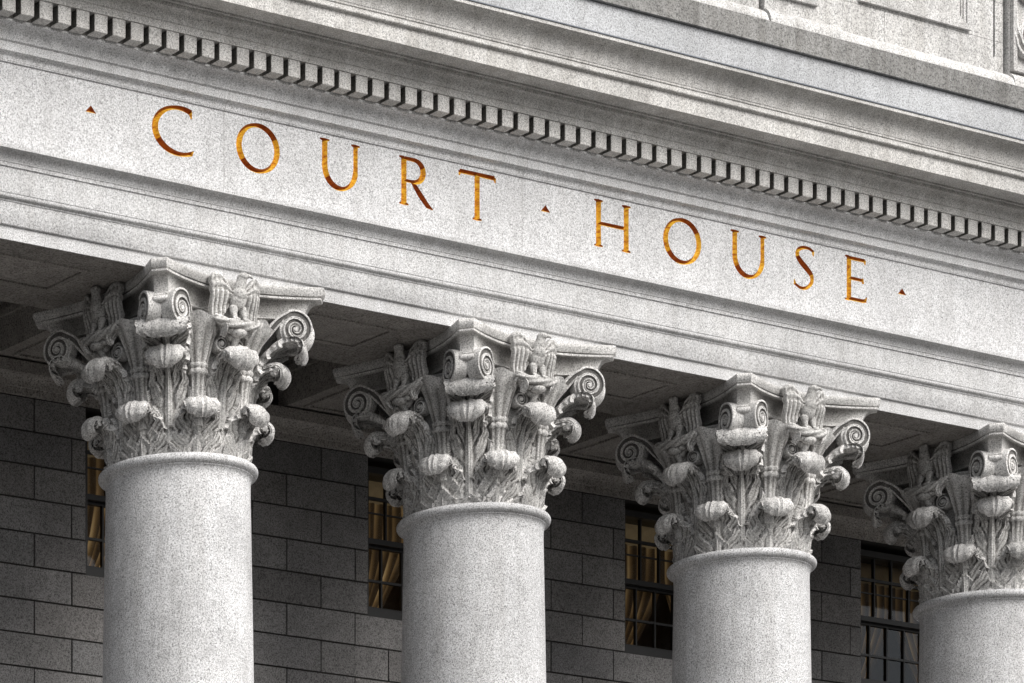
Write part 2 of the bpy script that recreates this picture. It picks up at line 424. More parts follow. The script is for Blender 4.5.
# wall of large blocks, thin open joints
for (a, b) in ((6.09, 6.66), (6.664, 7.406), (7.410, 8.066)): box(bm, a, b, -.72, -.6605, 11.6125, 11.872)
for r in range(8):
    z0 = 11.876 + r * .33
    cuts = [6.09, 7.03, 8.066] if r % 2 == 0 else [6.09, 6.66, 7.408, 8.066]
    for a, b in zip(cuts, cuts[1:]): box(bm, a + .002, b - .002, -.72, -.6605, z0, z0 + .326)
box(bm, 5.27, 6.086, -.755, -.6605, 11.6125, 14.4)
for a in (-7.0, -4.1, -1.2, 1.7): box(bm, a, a + 2.05, -.72, -.6605, 11.6125, 14.4)
for a in (-4.9, -2.0, .9, 3.8): box(bm, a, a + .75, -.755, -.6605, 11.6125, 14.4)
box(bm, 4.60, 5.243, -.72, -.6605, 11.6125, 14.4)
box(bm, 8.088, 9.2, -.76, -.6605, 11.6125, 14.4); box(bm, 9.25, X1, -.72, -.6605, 11.6125, 14.4)
box(bm, X0, X1, .3005, YW + 1.1, 14.2, 14.5)
aobj(bm, 'wall', 'attic')
def frame_panel(x0, x1, z0, z1, y):
    bm = bmesh.new()
    for (w, a, b) in ((0, .050, .030), (.052, .030, .018), (.085, .018, .010)):
        xa, xb, za, zb = x0 + w, x1 - w, z0 + w, z1 - w
        box(bm, xa, xb, y - b, y - .0005, za, za + a * .95); box(bm, xa, xb, y - b, y - .0005, zb - a, zb)
        box(bm, xa, xa + a, y - b, y - .0005, za + a, zb - a); box(bm, xb - a, xb, y - b, y - .0005, za + a, zb - a)
    aobj(bm, 'panel_frame', 'attic')
frame_panel(6.36, 7.655, 11.893, 13.9, -.72)
frame_panel(5.36, 5.84, 11.735, 13.9, -.755)
for a in (-6.7, -3.8, -.9, 2.0): frame_panel(a, a + 1.45, 11.893, 13.9, -.72)
# carved scrollwork in the pilaster panel at the far right (built once the carved pieces exist)
bm = bmesh.new()
for (a, b, c, d) in ((8.10, 9.185, 11.63, 11.68), (8.10, 8.145, 11.682, 14.3), (9.115, 9.185, 11.682, 14.3)): box(bm, a, b, -.80, -.7605, c, d)
aobj(bm, 'panel_border', 'attic')
# thin conductor strip
bm = bmesh.new(); box(bm, 7.950, 7.958, -.727, -.7205, 11.74, 14.4); aobj(bm, 'conductor', 'frame')

# ------------------------------------------------------------------ PORTICO CEILING
ceil = tag(empty('portico_ceiling', (3, 1.2, 8.673)), 'shadowed stone ceiling of beams and sunken coffers behind the columns', 'ceiling', kind='thing')
COFF = Vector((-3, -1.2, -8.673))
bm = bmesh.new(); box(bm, X0, X1, .5955, YW + .9, 9.32, 9.5); o = finish(bm, 'coffer', 'soffit', ceil, 0); o.location = COFF
for i in range(-2, 5):
    bm = bmesh.new(); xc = i * P
    box(bm, xc - .465, xc + .465, .5955, YW - .0005, 8.673, 9.3195)
    for s in (-1, 1):
        box(bm, xc + s * .466, xc + s * .50, .5955, YW - .0005, 8.93, 8.98)
        box(bm, xc + s * .466, xc + s * .53, .5955, YW - .0005, 9.05, 9.3195)
    for (a, b, c, d) in ((-.35, .35, 1.60, 1.635), (-.35, .35, .86, .895), (-.35, -.315, .895, 1.60), (.315, .35, .895, 1.60)):
        box(bm, xc + a, xc + b, c, d, 8.655, 8.6725)
    o = finish(bm, 'beam', 'soffit', ceil, 0); o.location = COFF
bm = bmesh.new()
sweep_x(bm, [(YW - .0005, 8.4165), (YW - .035, 8.4165), (YW - .035, 8.47)] + arc((YW - .04, 8.475), (YW - .11, 8.56), -.2, 6) + [(YW - .12, 8.563), (YW - .12, 8.6545), (YW - .0005, 8.6545)], X0, X1)
o = finish(bm, 'cornice', 'soffit', ceil, 30); o.location = COFF

# ------------------------------------------------------------------ REAR WALL with windows
wall = tag(empty('rear_wall', (3, YW, -1.7)), 'dark coursed granite block wall with barred windows, in shade behind the columns', 'building wall', kind='thing')
WOFF = Vector((-3, -YW, 1.7))
CH = .2665; HB = P / 8
ZWB, ZWT = 7.082, 8.352
WX0, WX1 = .495, .495 + HB * 4
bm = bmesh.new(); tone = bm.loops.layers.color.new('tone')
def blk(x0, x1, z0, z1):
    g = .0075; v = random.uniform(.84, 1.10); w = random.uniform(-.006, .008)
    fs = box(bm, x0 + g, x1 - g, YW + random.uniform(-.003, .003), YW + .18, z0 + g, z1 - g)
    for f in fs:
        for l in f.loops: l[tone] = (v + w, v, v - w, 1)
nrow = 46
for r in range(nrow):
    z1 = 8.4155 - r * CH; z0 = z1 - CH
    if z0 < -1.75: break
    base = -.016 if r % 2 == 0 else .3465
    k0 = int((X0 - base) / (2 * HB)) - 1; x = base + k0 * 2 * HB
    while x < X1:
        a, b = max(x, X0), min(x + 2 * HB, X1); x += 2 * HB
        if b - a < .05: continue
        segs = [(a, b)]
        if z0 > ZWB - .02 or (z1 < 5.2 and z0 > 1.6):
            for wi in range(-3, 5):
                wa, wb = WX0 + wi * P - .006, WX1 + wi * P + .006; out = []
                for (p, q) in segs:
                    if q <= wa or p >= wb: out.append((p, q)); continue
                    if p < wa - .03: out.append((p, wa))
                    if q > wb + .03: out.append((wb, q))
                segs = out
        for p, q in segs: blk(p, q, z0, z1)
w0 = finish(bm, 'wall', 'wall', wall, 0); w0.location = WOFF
bm = bmesh.new()
# backing between blocks (dark joints), kept out of the openings
zs = [-1.7, 1.67, 5.25, ZWB, 8.41]
for a, b, full in ((zs[0], zs[1], 1), (zs[1], zs[2], 0), (zs[2], zs[3], 1), (zs[3], zs[4], 0)):
    if full: box(bm, X0, X1, YW + .012, YW + .17, a, b)
    else:
        xx = X0
        for wi in range(-3, 5):
            wa, wb = WX0 + wi * P, WX1 + wi * P
            if wa > xx: box(bm, xx, wa - .001, YW + .012, YW + .17, a, b)
            xx = max(xx, wb + .001)
        if xx < X1: box(bm, xx, X1, YW + .012, YW + .17, a, b)
box(bm, X0, X1, YW + .0005, YW + .9, 8.4165, 9.3195); box(bm, X0, X1, YW + .9005, YW + 1.1, -1.7, 14.4)
o = finish(bm, 'mortar', 'mortar', wall, 0); o.location = WOFF

def make_window(xl, zb, zt, curt, glow_shade, flip=0):
    W = WX1 - WX0; n = 6
    o0 = Vector((xl - 3, 0, zb + 1.7)); H = zt - zb
    bm = bmesh.new()
    ya, yb = .10, .155     # upper sash nearer the street, lower sash behind it
    box(bm, 0, .05, .06, .26, 0, H); box(bm, W - .05, W, .06, .26, 0, H)
    box(bm, .05, W - .05, .06, .26, H - .055, H); box(bm, .05, W - .05, .06, .28, 0, .075)
    zm = H * .50; box(bm, .05, W - .05, ya, ya + .04, zm, zm + .045); box(bm, .05, W - .05, yb, yb + .04, zm - .02, zm + .03)
    box(bm, .05, W - .05, yb, yb + .04, .075, .12)
    pw = (W - .10) / n
    for k in range(1, n):
        x = .05 + pw * k
        box(bm, x - .008, x + .008, ya + .001, ya + .031, zm + .045, H - .055)
        box(bm, x - .008, x + .008, yb + .001, yb + .031, .12, zm - .02)
    for z in (H * .79,): box(bm, .05, W - .05, ya + .003, ya + .029, z, z + .026)
    for z in (H * .70,): box(bm, .05, W - .05, ya + .012, ya + .029, z, z + .012)
    for z in (H * .26,): box(bm, .05, W - .05, yb + .003, yb + .029, z, z + .02)
    win = finish(bm, 'window', 'frame', wall, 0); win.location = o0
    bm = bmesh.new()
    for (y_, za, zb_) in ((ya + .02, zm + .046, H - .056), (yb + .02, .121, zm - .021)):
        bm.faces.new([bm.verts.new(q) for q in ((.051, y_, za), (W - .051, y_, za), (W - .051, y_, zb_), (.051, y_, zb_))])
    finish(bm, 'pane', 'glass', win, 0)
    # curtains: two gathered cloths drawn apart toward the bottom
    bm = bmesh.new(); fl = bm.loops.layers.color.new('fold_shade'); nx, nz = 90, 36; sd = random.uniform(0, 50)
    for half in (-1, 1):
        g = []
        for j in range(nz + 1):
            z = H * (.02 + .80 * j / nz); row = []
            q = max(0, 1 - z / (H * .62)); draw = .62 * q ** 1.4                    # how far this height is pulled aside
            for i in range(nx + 1):
                e = i / nx; ph = e * 44 + 2.2 * mnoise.noise(Vector((e * 3, z * 1.5, sd)))
                x = (W / 2) * (1 - (1 - e) * (1 - draw) - draw) if half < 0 else W / 2 + (W / 2) * ((1 - e) * (1 - draw) + draw)
                x = min(W - .03, max(.03, x if half > 0 else (W / 2) * e * (1 - draw)))
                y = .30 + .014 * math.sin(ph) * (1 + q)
                v = .48 + .26 * math.sin(ph) + .30 * mnoise.noise(Vector((e * 6, z * 2.2, sd + 9))) + .22 * q * math.sin(ph * .5 + z * 9)  # shading of the folds, painted as vertex colour
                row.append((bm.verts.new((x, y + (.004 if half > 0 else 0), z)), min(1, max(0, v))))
            g.append(row)
        for j in range(nz):
            for i in range(nx):
                cs_ = (g[j][i], g[j][i + 1], g[j + 1][i + 1], g[j + 1][i]); f_ = bm.faces.new([c_[0] for c_ in cs_])
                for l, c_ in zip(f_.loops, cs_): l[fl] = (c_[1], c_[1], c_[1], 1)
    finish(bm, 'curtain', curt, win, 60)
    bm = bmesh.new(); box(bm, .03, W - .03, .335, .34, H * .78, H); finish(bm, 'roller_shade', glow_shade, win, 0)
    bm = bmesh.new()
    box(bm, -.1, W + .1, .80, .82, -.1, H + .1); box(bm, -.1, W + .1, .27, .80, -.12, -.1); box(bm, -.1, W + .1, .27, .80, H + .1, H + .12)
    box(bm, -.12, -.1, .27, .82, -.12, H + .12); box(bm, W + .1, W + .12, .27, .82, -.12, H + .12)
    finish(bm, 'window_recess', 'room', win, 0)
    if curt == 'curt_lit':
        bm = bmesh.new(); bmesh.ops.create_icosphere(bm, subdivisions=2, radius=.045, matrix=Matrix.Translation((.42, .55, H * .22)) @ Matrix.Diagonal((1.6, 1, .5, 1)))
        finish(bm, 'lamp', 'lamp', win, 60)
    return win
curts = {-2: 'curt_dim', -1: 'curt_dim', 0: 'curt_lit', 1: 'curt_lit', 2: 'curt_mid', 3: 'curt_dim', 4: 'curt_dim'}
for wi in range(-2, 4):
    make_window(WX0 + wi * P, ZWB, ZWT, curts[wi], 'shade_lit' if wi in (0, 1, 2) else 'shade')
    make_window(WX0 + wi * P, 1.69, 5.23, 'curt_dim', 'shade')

# ------------------------------------------------------------------ COLUMN
ZR = 7.366         # height of the astragal ring above eye level
col0 = empty('column', (0, 0, -.2))
CB = .2            # children carry z relative to -.2
prof = [(.70, -.1), (.70, .02)]
ZS = ZR + CB
shaft = [(.622, .35)]
for i in range(0, 25):
    t = i / 24; z = .45 + (ZS - .14 - .45) * t
    shaft.append((.615 - (.615 - .535) * (t ** 1.6), z))
shaft += [(.5355, ZS - .10), (.538, ZS - .072), (.545, ZS - .054), (.554, ZS - .047), (.556, ZS - .046), (.556, ZS - .036)]
for i in range(9):
    a = -PI / 2 + PI * i / 8; shaft.append((.556 + .036 * math.cos(a), ZS + .036 * math.sin(a)))
shaft += [(.50, ZS + .037)]
bm = bmesh.new(); revolve(bm, shaft, 96); sh = finish(bm, 'shaft', 'shaft', col0, 50)
bm = bmesh.new()
pb = [(.62, 0.35), (.65, .345), (.65, .32)] + [(.68 + .04 * math.cos(a), .28 + .04 * math.sin(a)) for a in [PI / 2 - PI * i / 8 for i in range(9)]] + [(.66, .235), (.655, .20), (.67, .165)] + [(.72 + .05 * math.cos(a), .11 + .05 * math.sin(a)) for a in [PI / 2 - PI * i / 8 for i in range(9)]] + [(.72, .06)]
revolve(bm, pb[::-1], 64); box(bm, -.80, .80, -.80, .80, -.08, .0595); finish(bm, 'base', 'shaft', col0, 40)

# --- capital: bell, then its carved pieces (all heights from the ring top)
bm = bmesh.new()
bell = [(.46, -.02), (.505, 0), (.507, .3), (.512, .6), (.525, .78), (.552, .90), (.585, .97), (.60, .985), (.602, 1.0), (.595, 1.02), (.55, 1.03)]
revolve(bm, bell, 72)
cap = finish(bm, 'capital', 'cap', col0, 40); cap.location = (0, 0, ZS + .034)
CAPH = 8.673 - ZR - .034          # top of the abacus above the ring

# abacus: four concave sides with cut corners
def abacus_ring(w, c, sag, z, n=14):
    out = []
    for q in range(4):
        for i in range(n + 1):
            t = i / n; x = (-1 + 2 * t) * (w - c); y = -w + sag * (1 - ((x / (w - c)) ** 2)) ** 1.1
            a = q * PI / 2
            out.append((x * math.cos(a) - y * math.sin(a), x * math.sin(a) + y * math.cos(a), z))
    return out
def ringstack(bm, rings):
    R = [[bm.verts.new(p) for p in r] for r in rings]; n = len(R[0])
    for a, b in zip(R, R[1:]):
        for i in range(n): bm.faces.new((a[i], a[(i + 1) % n], b[(i + 1) % n], b[i]))
    bm.faces.new(R[0][::-1]); bm.faces.new(R[-1])
rings = []
T = CAPH
for w, z in ((.695, T - .222), (.695, T - .214), (.698, T - .19), (.706, T - .16), (.722, T - .122), (.745, T - .100), (.762, T - .094),
             (.787, T - .093), (.789, T - .079), (.776, T - .078), (.776, T - .074), (.790, T - .068), (.799, T - .052), (.804, T - .034), (.805, T - .018), (.800, T - .004), (.79, T - .0005)):
    rings.append(abacus_ring(w, .072 + (w - .69) * .05, .185, z))
bm = bmesh.new(); ringstack(bm, rings); finish(bm, 'abacus', 'cap', cap, 32)

def leaf_mesh(name, spine, width, lobes=4, ns=120, nt=52, droop=None, ridge=.0065, thick=.022, conform=True, eyes=True, tip0=.74, tpow=4.0):
    """acanthus leaf: spine [(r,h)] ; width(s) half width ; returns mesh facing -y (local r along -y)"""
    sp = catmull([(r, 0, h) for r, h in spine], ns)
    L = [0]
    for a, b in zip(sp, sp[1:]): L.append(L[-1] + (b - a).length)
    tot = L[-1]; bm = bmesh.new(); grid = []
    for j, p in enumerate(sp):
        s = L[j] / tot
        a = sp[max(j - 1, 0)]; b = sp[min(j + 1, ns)]; t = (b - a).normalized()
        nr, nh = t.z, -t.x                                     # outward normal in (r,h)
        w = interp(width, s)
        ph = s * lobes * 1.0
        saw = abs(math.sin(PI * ph))                            # lobe outline
        body = 1 - min(1, max(0, (s - .62) / .12))
        we = w * (1 - .16 * (1 - saw ** .6) * body)
        tipz = max(0, (s - tip0) / (1 - tip0))
        we *= max(.03, 1 - tipz ** tpow) ** .5 * (1 + (1 - body) * .05 * math.cos(2 * PI * s * 16))
        dk = interp(droop, s) if droop else 0
        row = []
        for i in range(nt + 1):
            tt = -1 + 2 * i / nt; at = abs(tt)
            d = 0.0
            mid = math.exp(-(tt / .13) ** 2); d += .016 * mid * (.2 + .8 * body)
            d -= .012 * (math.exp(-((at - .22) / .07) ** 2)) * body
            # overlapping lobes, each with veins that leave the midrib upward and outward
            v = s * lobes * 1.45 - 1.75 * at + .22 * mnoise.noise(Vector((tt * 2.1, s * 5, lobes))); fv = v % 1.0
            side = min(1, max(0, (at - .16) / .10)) * body
            d += side * (.028 * fv ** 1.6 - .008)
            d += side * .0024 * math.cos(2 * PI * 3.0 * v) + body * .003 * math.cos(2 * PI * at * 9) * (1 - side)
            if eyes and body > .3:
                d -= .055 * math.exp(-((at - .33) / .075) ** 2 - ((fv - .07) / .11) ** 2) * body
                d -= .045 * math.exp(-((at - .70) / .065) ** 2 - ((fv - .07) / .10) ** 2) * body
            cap_r = 1 - body
            if cap_r > 0:
                d += cap_r * (.0045 * math.cos(2 * PI * at * 7.5) + .007 * math.cos(2 * PI * at * 2.5) * (1 if conform else .15))
            d += dk * at ** 3.4 * 1.1
            # edges of the lobes lift a little off the bell
            d += .018 * body * saw * at ** 3
            r = p.x + nr * d; h = p.z + nh * d
            if conform:
                R0 = .52; ang = tt * we / (R0 + (p.x - R0) * .75)
                x = r * math.sin(ang); y = -r * math.cos(ang)
                x = x * (1 if s < .6 else 1)
            else: x = tt * we; y = -r
            row.append(bm.verts.new((x, y, h)))
        grid.append(row)
    for j in range(ns):
        for i in range(nt): bm.faces.new((grid[j][i], grid[j][i + 1], grid[j + 1][i + 1], grid[j + 1][i]))
    bmesh.ops.recalc_face_normals(bm, faces=bm.faces)
    # make sure normals point out (towards -y at the base)
    f0 = bm.faces[nt // 2]; f0.normal_update()
    if f0.normal.y > 0: bmesh.ops.reverse_faces(bm, faces=bm.faces)
    thicken(bm, thick)
    o = finish(bm, name, 'cap', None, 60); me = o.data; bpy.data.objects.remove(o); return me

def roll(rc, hc_, q, a0, a1, n):
    return [(rc + q * math.cos(math.radians(a0 + (a1 - a0) * i / n)), hc_ + q * math.sin(math.radians(a0 + (a1 - a0) * i / n))) for i in range(n + 1)]
low = leaf_mesh('acanthus_leaf', [(.512, 0), (.520, .10), (.530, .18), (.550, .255), (.585, .315)] + roll(.645, .300, .043, 105, -66, 6),
                [(0, .200), (.30, .198), (.48, .165), (.60, .115), (.72, .115), (.84, .126), (1, .125)], lobes=3,
                droop=[(0, 0), (.50, .0), (.68, .030), (.85, .036), (1, .03)], thick=.036)
upp = leaf_mesh('acanthus_leaf', [(.510, .05), (.520, .25), (.530, .42), (.548, .54), (.585, .620), (.645, .680)] + roll(.735, .648, .050, 105, -66, 6),
                [(0, .20), (.30, .198), (.50, .165), (.64, .105), (.76, .118), (.86, .135), (1, .138)], lobes=4,
                droop=[(0, 0), (.58, .0), (.74, .034), (.88, .040), (1, .03)], thick=.040)
# corner leaf that carries the volutes
cor = leaf_mesh('corner_leaf', [(.560, .60), (.595, .69), (.655, .765), (.735, .835), (.805, .862)] + roll(.868, .820, .045, 95, -62, 5),
                [(0, .12), (.3, .15), (.6, .18), (.8, .195), (1, .185)], lobes=3,
                droop=[(0, .03), (.5, .01), (.8, .012), (1, .01)], thick=.036, conform=False, eyes=False, tip0=.84, tpow=5)
# calyx leaf: rises from a stalk and curls over toward the middle of the face
def calyx(sgn):
    bm = bmesh.new()
    cen = catmull([(0, -.535, .62), (.0, -.560, .74), (sgn * -.010, -.590, .84), (sgn * -.045, -.630, .915), (sgn * -.105, -.670, .925), (sgn * -.150, -.690, .875), (sgn * -.150, -.690, .825)], 40)
    grid = []
    for j, p in enumerate(cen):
        s = j / 40; a = cen[max(j - 1, 0)]; b = cen[min(j + 1, 40)]; t = (b - a).normalized()
        side = t.cross(Vector((0, -1, .2))).normalized() if s < .45 else None
        ax = Vector((0, -1, 0)); bx = t.cross(ax).normalized(); w = .055 + .035 * math.sin(PI * min(1, s * 1.1))
        w *= math.sqrt(max(.05, 1 - max(0, (s - .8) / .2) ** 2))
        row = []
        for i in range(15):
            q = -1 + 2 * i / 14
            # blend: lower part spreads across the face, upper part spreads outward from the bell
            f = min(1, max(0, (s - .25) / .45)); dirn = (bx * (1 - f) + Vector((0, -1, 0)) * f).normalized(); nrm = t.cross(dirn).normalized()
            row.append(bm.verts.new(p + dirn * q * w + nrm * (.007 * math.cos(q * 14) - .02 * q * q) * (-1 if sgn > 0 else 1)))
        grid.append(row)
    for j in range(40):
        for i in range(14): bm.faces.new((grid[j][i], grid[j][i + 1], grid[j + 1][i + 1], grid[j + 1][i]))
    bmesh.ops.recalc_face_normals(bm, faces=bm.faces); thicken(bm, .018)
    o = finish(bm, 'calyx_leaf', 'cap', None, 60); me = o.data; bpy.data.objects.remove(o); return me
cal = {1: calyx(1), -1: calyx(-1)}
# fluted stalk with collar
def stalk():
    bm = bmesh.new(); n = 28; rings = []
    for (h, r, off) in ((.20, .040, .530), (.35, .044, .535), (.50, .050, .545), (.565, .056, .553), (.573, .066, .556), (.588, .069, .556), (.602, .066, .556), (.610, .058, .558),
                        (.625, .068, .560), (.642, .068, .561), (.652, .060, .563), (.72, .068, .575), (.80, .082, .596), (.87, .098, .622), (.93, .114, .650), (.965, .120, .662), (.95, .100, .650)):
        rings.append([bm.verts.new((r * (1 + .09 * math.cos(7 * a)) * math.cos(a) * (1.15 if h > .7 else 1), -off + r * (1 + .09 * math.cos(7 * a)) * math.sin(a) * .8, h + (.02 * math.cos(3 * a) if h > .9 else 0))) for a in [2 * PI * i / n for i in range(n)]])
    for a, b in zip(rings, rings[1:]):
        for i in range(n): bm.faces.new((a[i], a[(i + 1) % n], b[(i + 1) % n], b[i]))
    bm.faces.new(rings[0][::-1]); bm.faces.new(rings[-1])
    o = finish(bm, 'stalk', 'cap', None, 60); me = o.data; bpy.data.objects.remove(o); return me
stk = stalk()
# volute: spiral scroll with its stem, in the plane a (toward the corner) / b (up); front is -n
def ribbon(bm, pts, ws, d0, d1, sh=None):
    """pts 2D; ribbon cross-section with two raised fillets; front at d0 (toward viewer), back at d1"""
    rings = []
    n = len(pts)
    for i in range(n):
        a = Vector(pts[max(i - 1, 0)]); b = Vector(pts[min(i + 1, n - 1)]); t = (b - a).normalized(); nn = Vector((-t.y, t.x)); p = Vector(pts[i]); h = ws[i] / 2
        prof_ = [(-1, d1), (-1, d0 + .004), (-.80, d0), (-.55, d0), (-.42, d0 + .012), (.42, d0 + .012), (.55, d0), (.80, d0), (1, d0 + .004), (1, d1)]
        k_ = sh[i] if sh else 0; rings.append([(p + nn * h * q, d + k_) for q, d in prof_])
    R = [[bm.verts.new((q.x, d, q.y)) for q, d in r] for r in rings]
    m = len(R[0])
    for a, b in zip(R, R[1:]):
        for i in range(m): bm.faces.new((a[i], a[(i + 1) % m], b[(i + 1) % m], b[i]))
    bm.faces.new(R[0][::-1]); bm.faces.new(R[-1])
def volute(sgn, R=.118, stem=True, depth=.085):
    bm = bmesh.new(); pts, ws, sh = [], [], []
    if stem:
        st = catmull([(-.33, 0, -.20), (-.27, 0, -.125), (-.200, 0, -.035), (-.125, 0, .055), (-.045, 0, .103)], 22)
        for i, v in enumerate(st[:-1]): pts.append((v.x, v.z)); ws.append(.050 + .012 * i / 22); sh.append(max(0, -v.x - .06) * .42)
    turns = 2.35; N = 90
    for i in range(N + 1):
        th = PI / 2 + .35 - turns * 2 * PI * i / N; f = i / N; rr = (R - .026) * (1 - f) ** 1.15 + .010
        pts.append((rr * math.cos(th), rr * math.sin(th))); ws.append(.056 * (1 - f) ** 1.0 + .012); sh.append(0)
    pts = [(sgn * a, b) for a, b in pts]
    ribbon(bm, pts, ws, -.022, depth, sh)
    # disc behind the turns and the eye
    def disc(r, d0, d1, n=40):
        a = [bm.verts.new((r * math.cos(2 * PI * i / n), d0, r * math.sin(2 * PI * i / n))) for i in range(n)]; b = [bm.verts.new((v.co.x, d1, v.co.z)) for v in a]
        for i in range(n): bm.faces.new((a[i], a[(i + 1) % n], b[(i + 1) % n], b[i]))
        bm.faces.new(a[::-1]); bm.faces.new(b)
    disc(R * .90, 0.004, depth - .002)
    disc(.017, -.026, .01, 16)
    o = finish(bm, 'volute', 'cap', None, 50); me = o.data; bpy.data.objects.remove(o); return me
vol = {1: volute(1, .130), -1: volute(-1, .130)}
hel = {1: volute(1, .055, False, .06), -1: volute(-1, .055, False, .06)}

# eagle with raised wings on a twisted perch: one continuous carved body
def eagle():
    bm = bmesh.new()
    def ball(c, r, rot=None):
        m = Matrix.Translation(c) @ (rot or Matrix()) @ Matrix.Diagonal((*r, 1))
        ring = [[bm.verts.new(m @ Vector((math.sin(PI * j / 12) * math.cos(2 * PI * i / 20), math.sin(PI * j / 12) * math.sin(2 * PI * i / 20), math.cos(PI * j / 12)))) for i in range(20)] for j in range(1, 12)]
        t_, b_ = bm.verts.new(m @ Vector((0, 0, 1))), bm.verts.new(m @ Vector((0, 0, -1)))
        for i in range(20):
            k = (i + 1) % 20
            bm.faces.new((t_, ring[0][i], ring[0][k])); bm.faces.new((b_, ring[-1][k], ring[-1][i]))
            for j in range(10): bm.faces.new((ring[j][i], ring[j + 1][i], ring[j + 1][k], ring[j][k]))
    def chain(pts, rads, n=14):
        cs = catmull(pts, n); 
        for i, p in enumerate(cs):
            t = i / n * (len(rads) - 1); k = min(int(t), len(rads) - 2); f = t - k; r = rads[k] * (1 - f) + rads[k + 1] * f
            if isinstance(r, float): ball(p, (r, r, r))
    ball((0, -.015, .150), (.056, .050, .085)); ball((0, -.035, .185), (.047, .042, .058)); 
    chain([(0, -.03, .215), (.004, -.045, .262), (.010, -.052, .298)], [.040, .030, .031])
    ball((.012, -.058, .302), (.030, .033, .027))
    chain([(.034, -.074, .304), (.050, -.084, .300), (.056, -.088, .286)], [.014, .010, .005], 6)     # hooked beak, head turned
    # legs and tail
    for s in (-1, 1):
        chain([(s * .030, -.020, .085), (s * .034, -.030, .045), (s * .036, -.040, .018)], [.027, .019, .013], 8)
        for k in (-1, 0, 1): chain([(s * .036 + k * .008, -.045, .012), (s * .036 + k * .016, -.066, -.004)], [.009, .007], 4)
    chain([(0, .02, .10), (0, .028, .04), (0, .03, -.01)], [.034, .036, .030], 8)
    for s in (-1, 1):                                                        # wings
        N = 26
        top = catmull([(s * .045, -.010, .215), (s * .085, -.020, .275), (s * .120, -.012, .318), (s * .150, .000, .325), (s * .172, .012, .300)], N)
        bot = catmull([(s * .045, .005, .110), (s * .075, .0, .050), (s * .110, .0, .010), (s * .140, .008, .000), (s * .162, .018, .030)], N)
        g = []
        for i in range(N + 1):
            row = []
            for j in range(25):
                f = j / 24; p = top[i].lerp(bot[i], f); 
                fe = .0055 * math.sin(i / N * PI * 9) * (1 if f > .38 else .3) + (.006 * math.sin(f * PI * 10) if f < .38 else 0)
                p = p + Vector((0, -.030 * math.sin(PI * min(1, f * 1.3)) * (1 - .4 * i / N) - fe, 0)); row.append(p)
            g.append(row)
        fr = [[bm.verts.new(p) for p in r] for r in g]; bk = [[bm.verts.new(p + Vector((0, .040, 0))) for p in r] for r in g]
        for a in range(N):
            for b in range(24):
                bm.faces.new((fr[a][b], fr[a + 1][b], fr[a + 1][b + 1], fr[a][b + 1])); bm.faces.new((bk[a][b], bk[a][b + 1], bk[a + 1][b + 1], bk[a + 1][b]))
            bm.faces.new((fr[a][0], bk[a][0], bk[a + 1][0], fr[a + 1][0])); bm.faces.new((fr[a][24], fr[a + 1][24], bk[a + 1][24], bk[a][24]))
        for b in range(24):
            bm.faces.new((fr[0][b], fr[0][b + 1], bk[0][b + 1], bk[0][b])); bm.faces.new((fr[N][b], bk[N][b], bk[N][b + 1], fr[N][b + 1]))
    # twisted perch and the leafy boss under it
    N = 60; cen = catmull([(-.165, -.01, .010), (-.11, -.035, -.025), (0, -.050, -.040), (.11, -.035, -.025), (.165, -.01, .010)], N); rings = []
    for i, p in enumerate(cen):
        q = i / N; rr = .030 * (.62 + .38 * math.sin(PI * q)) + .004
        t = (cen[min(i + 1, N)] - cen[max(i - 1, 0)]).normalized(); a1 = Vector((0, -1, 0)); a1 = (a1 - t * a1.dot(t)).normalized(); a2 = t.cross(a1)
        rings.append([bm.verts.new(p + (a1 * math.cos(a) + a2 * math.sin(a)) * (rr * (1 + .14 * math.cos(4 * a + i * .42)))) for a in [2 * PI * k / 32 for k in range(32)]])
    for a, b in zip(rings, rings[1:]):
        for i in range(32): bm.faces.new((a[i], a[(i + 1) % 32], b[(i + 1) % 32], b[i]))
    bm.faces.new(rings[0][::-1]); bm.faces.new(rings[-1])
    chain([(.0, .06, .05), (.0, .04, -.04), (0, .02, -.10)], [.05, .05, .04], 8)
    ball((0, -.030, -.088), (.050, .044, .034)); ball((-.045, -.015, -.075), (.030, .03, .022)); ball((.045, -.015, -.075), (.030, .03, .022))
    chain([(0, -.01, -.10), (0, .02, -.16), (0, .06, -.26)], [.026, .020, .018], 12)
    bmesh.ops.recalc_face_normals(bm, faces=bm.faces)
    me = bpy.data.meshes.new('e'); bm.to_mesh(me); bm.free()
    o = bpy.data.objects.new('e', me); COL.objects.link(o)
    r = o.modifiers.new('r', 'REMESH'); r.mode = 'VOXEL'; r.voxel_size = .0042
    s = o.modifiers.new('s', 'SMOOTH'); s.iterations = 1; s.factor = .25
    bpy.context.view_layer.update(); dg = bpy.context.evaluated_depsgraph_get()
    m2 = bpy.data.meshes.new_from_object(o.evaluated_get(dg)); bpy.data.objects.remove(o)
    m2.name = 'eagle'; m2.materials.clear(); m2.materials.append(M['cap'])
    for p in m2.polygons: p.use_smooth = True
    return m2
eg = eagle()

# small curl under each abacus horn
bm = bmesh.new()
rr = []
for i in range(30):
    th = PI / 2 - 2 * PI * 1.3 * i / 29; q = .026 * (1 - i / 29) + .006; rr.append((q * math.cos(th), q * math.sin(th)))
ribbon(bm, rr, [.014] * 30, -.05, .05); o = finish(bm, 'horn_curl', 'cap', None, 50); hc = o.data; bpy.data.objects.remove(o)

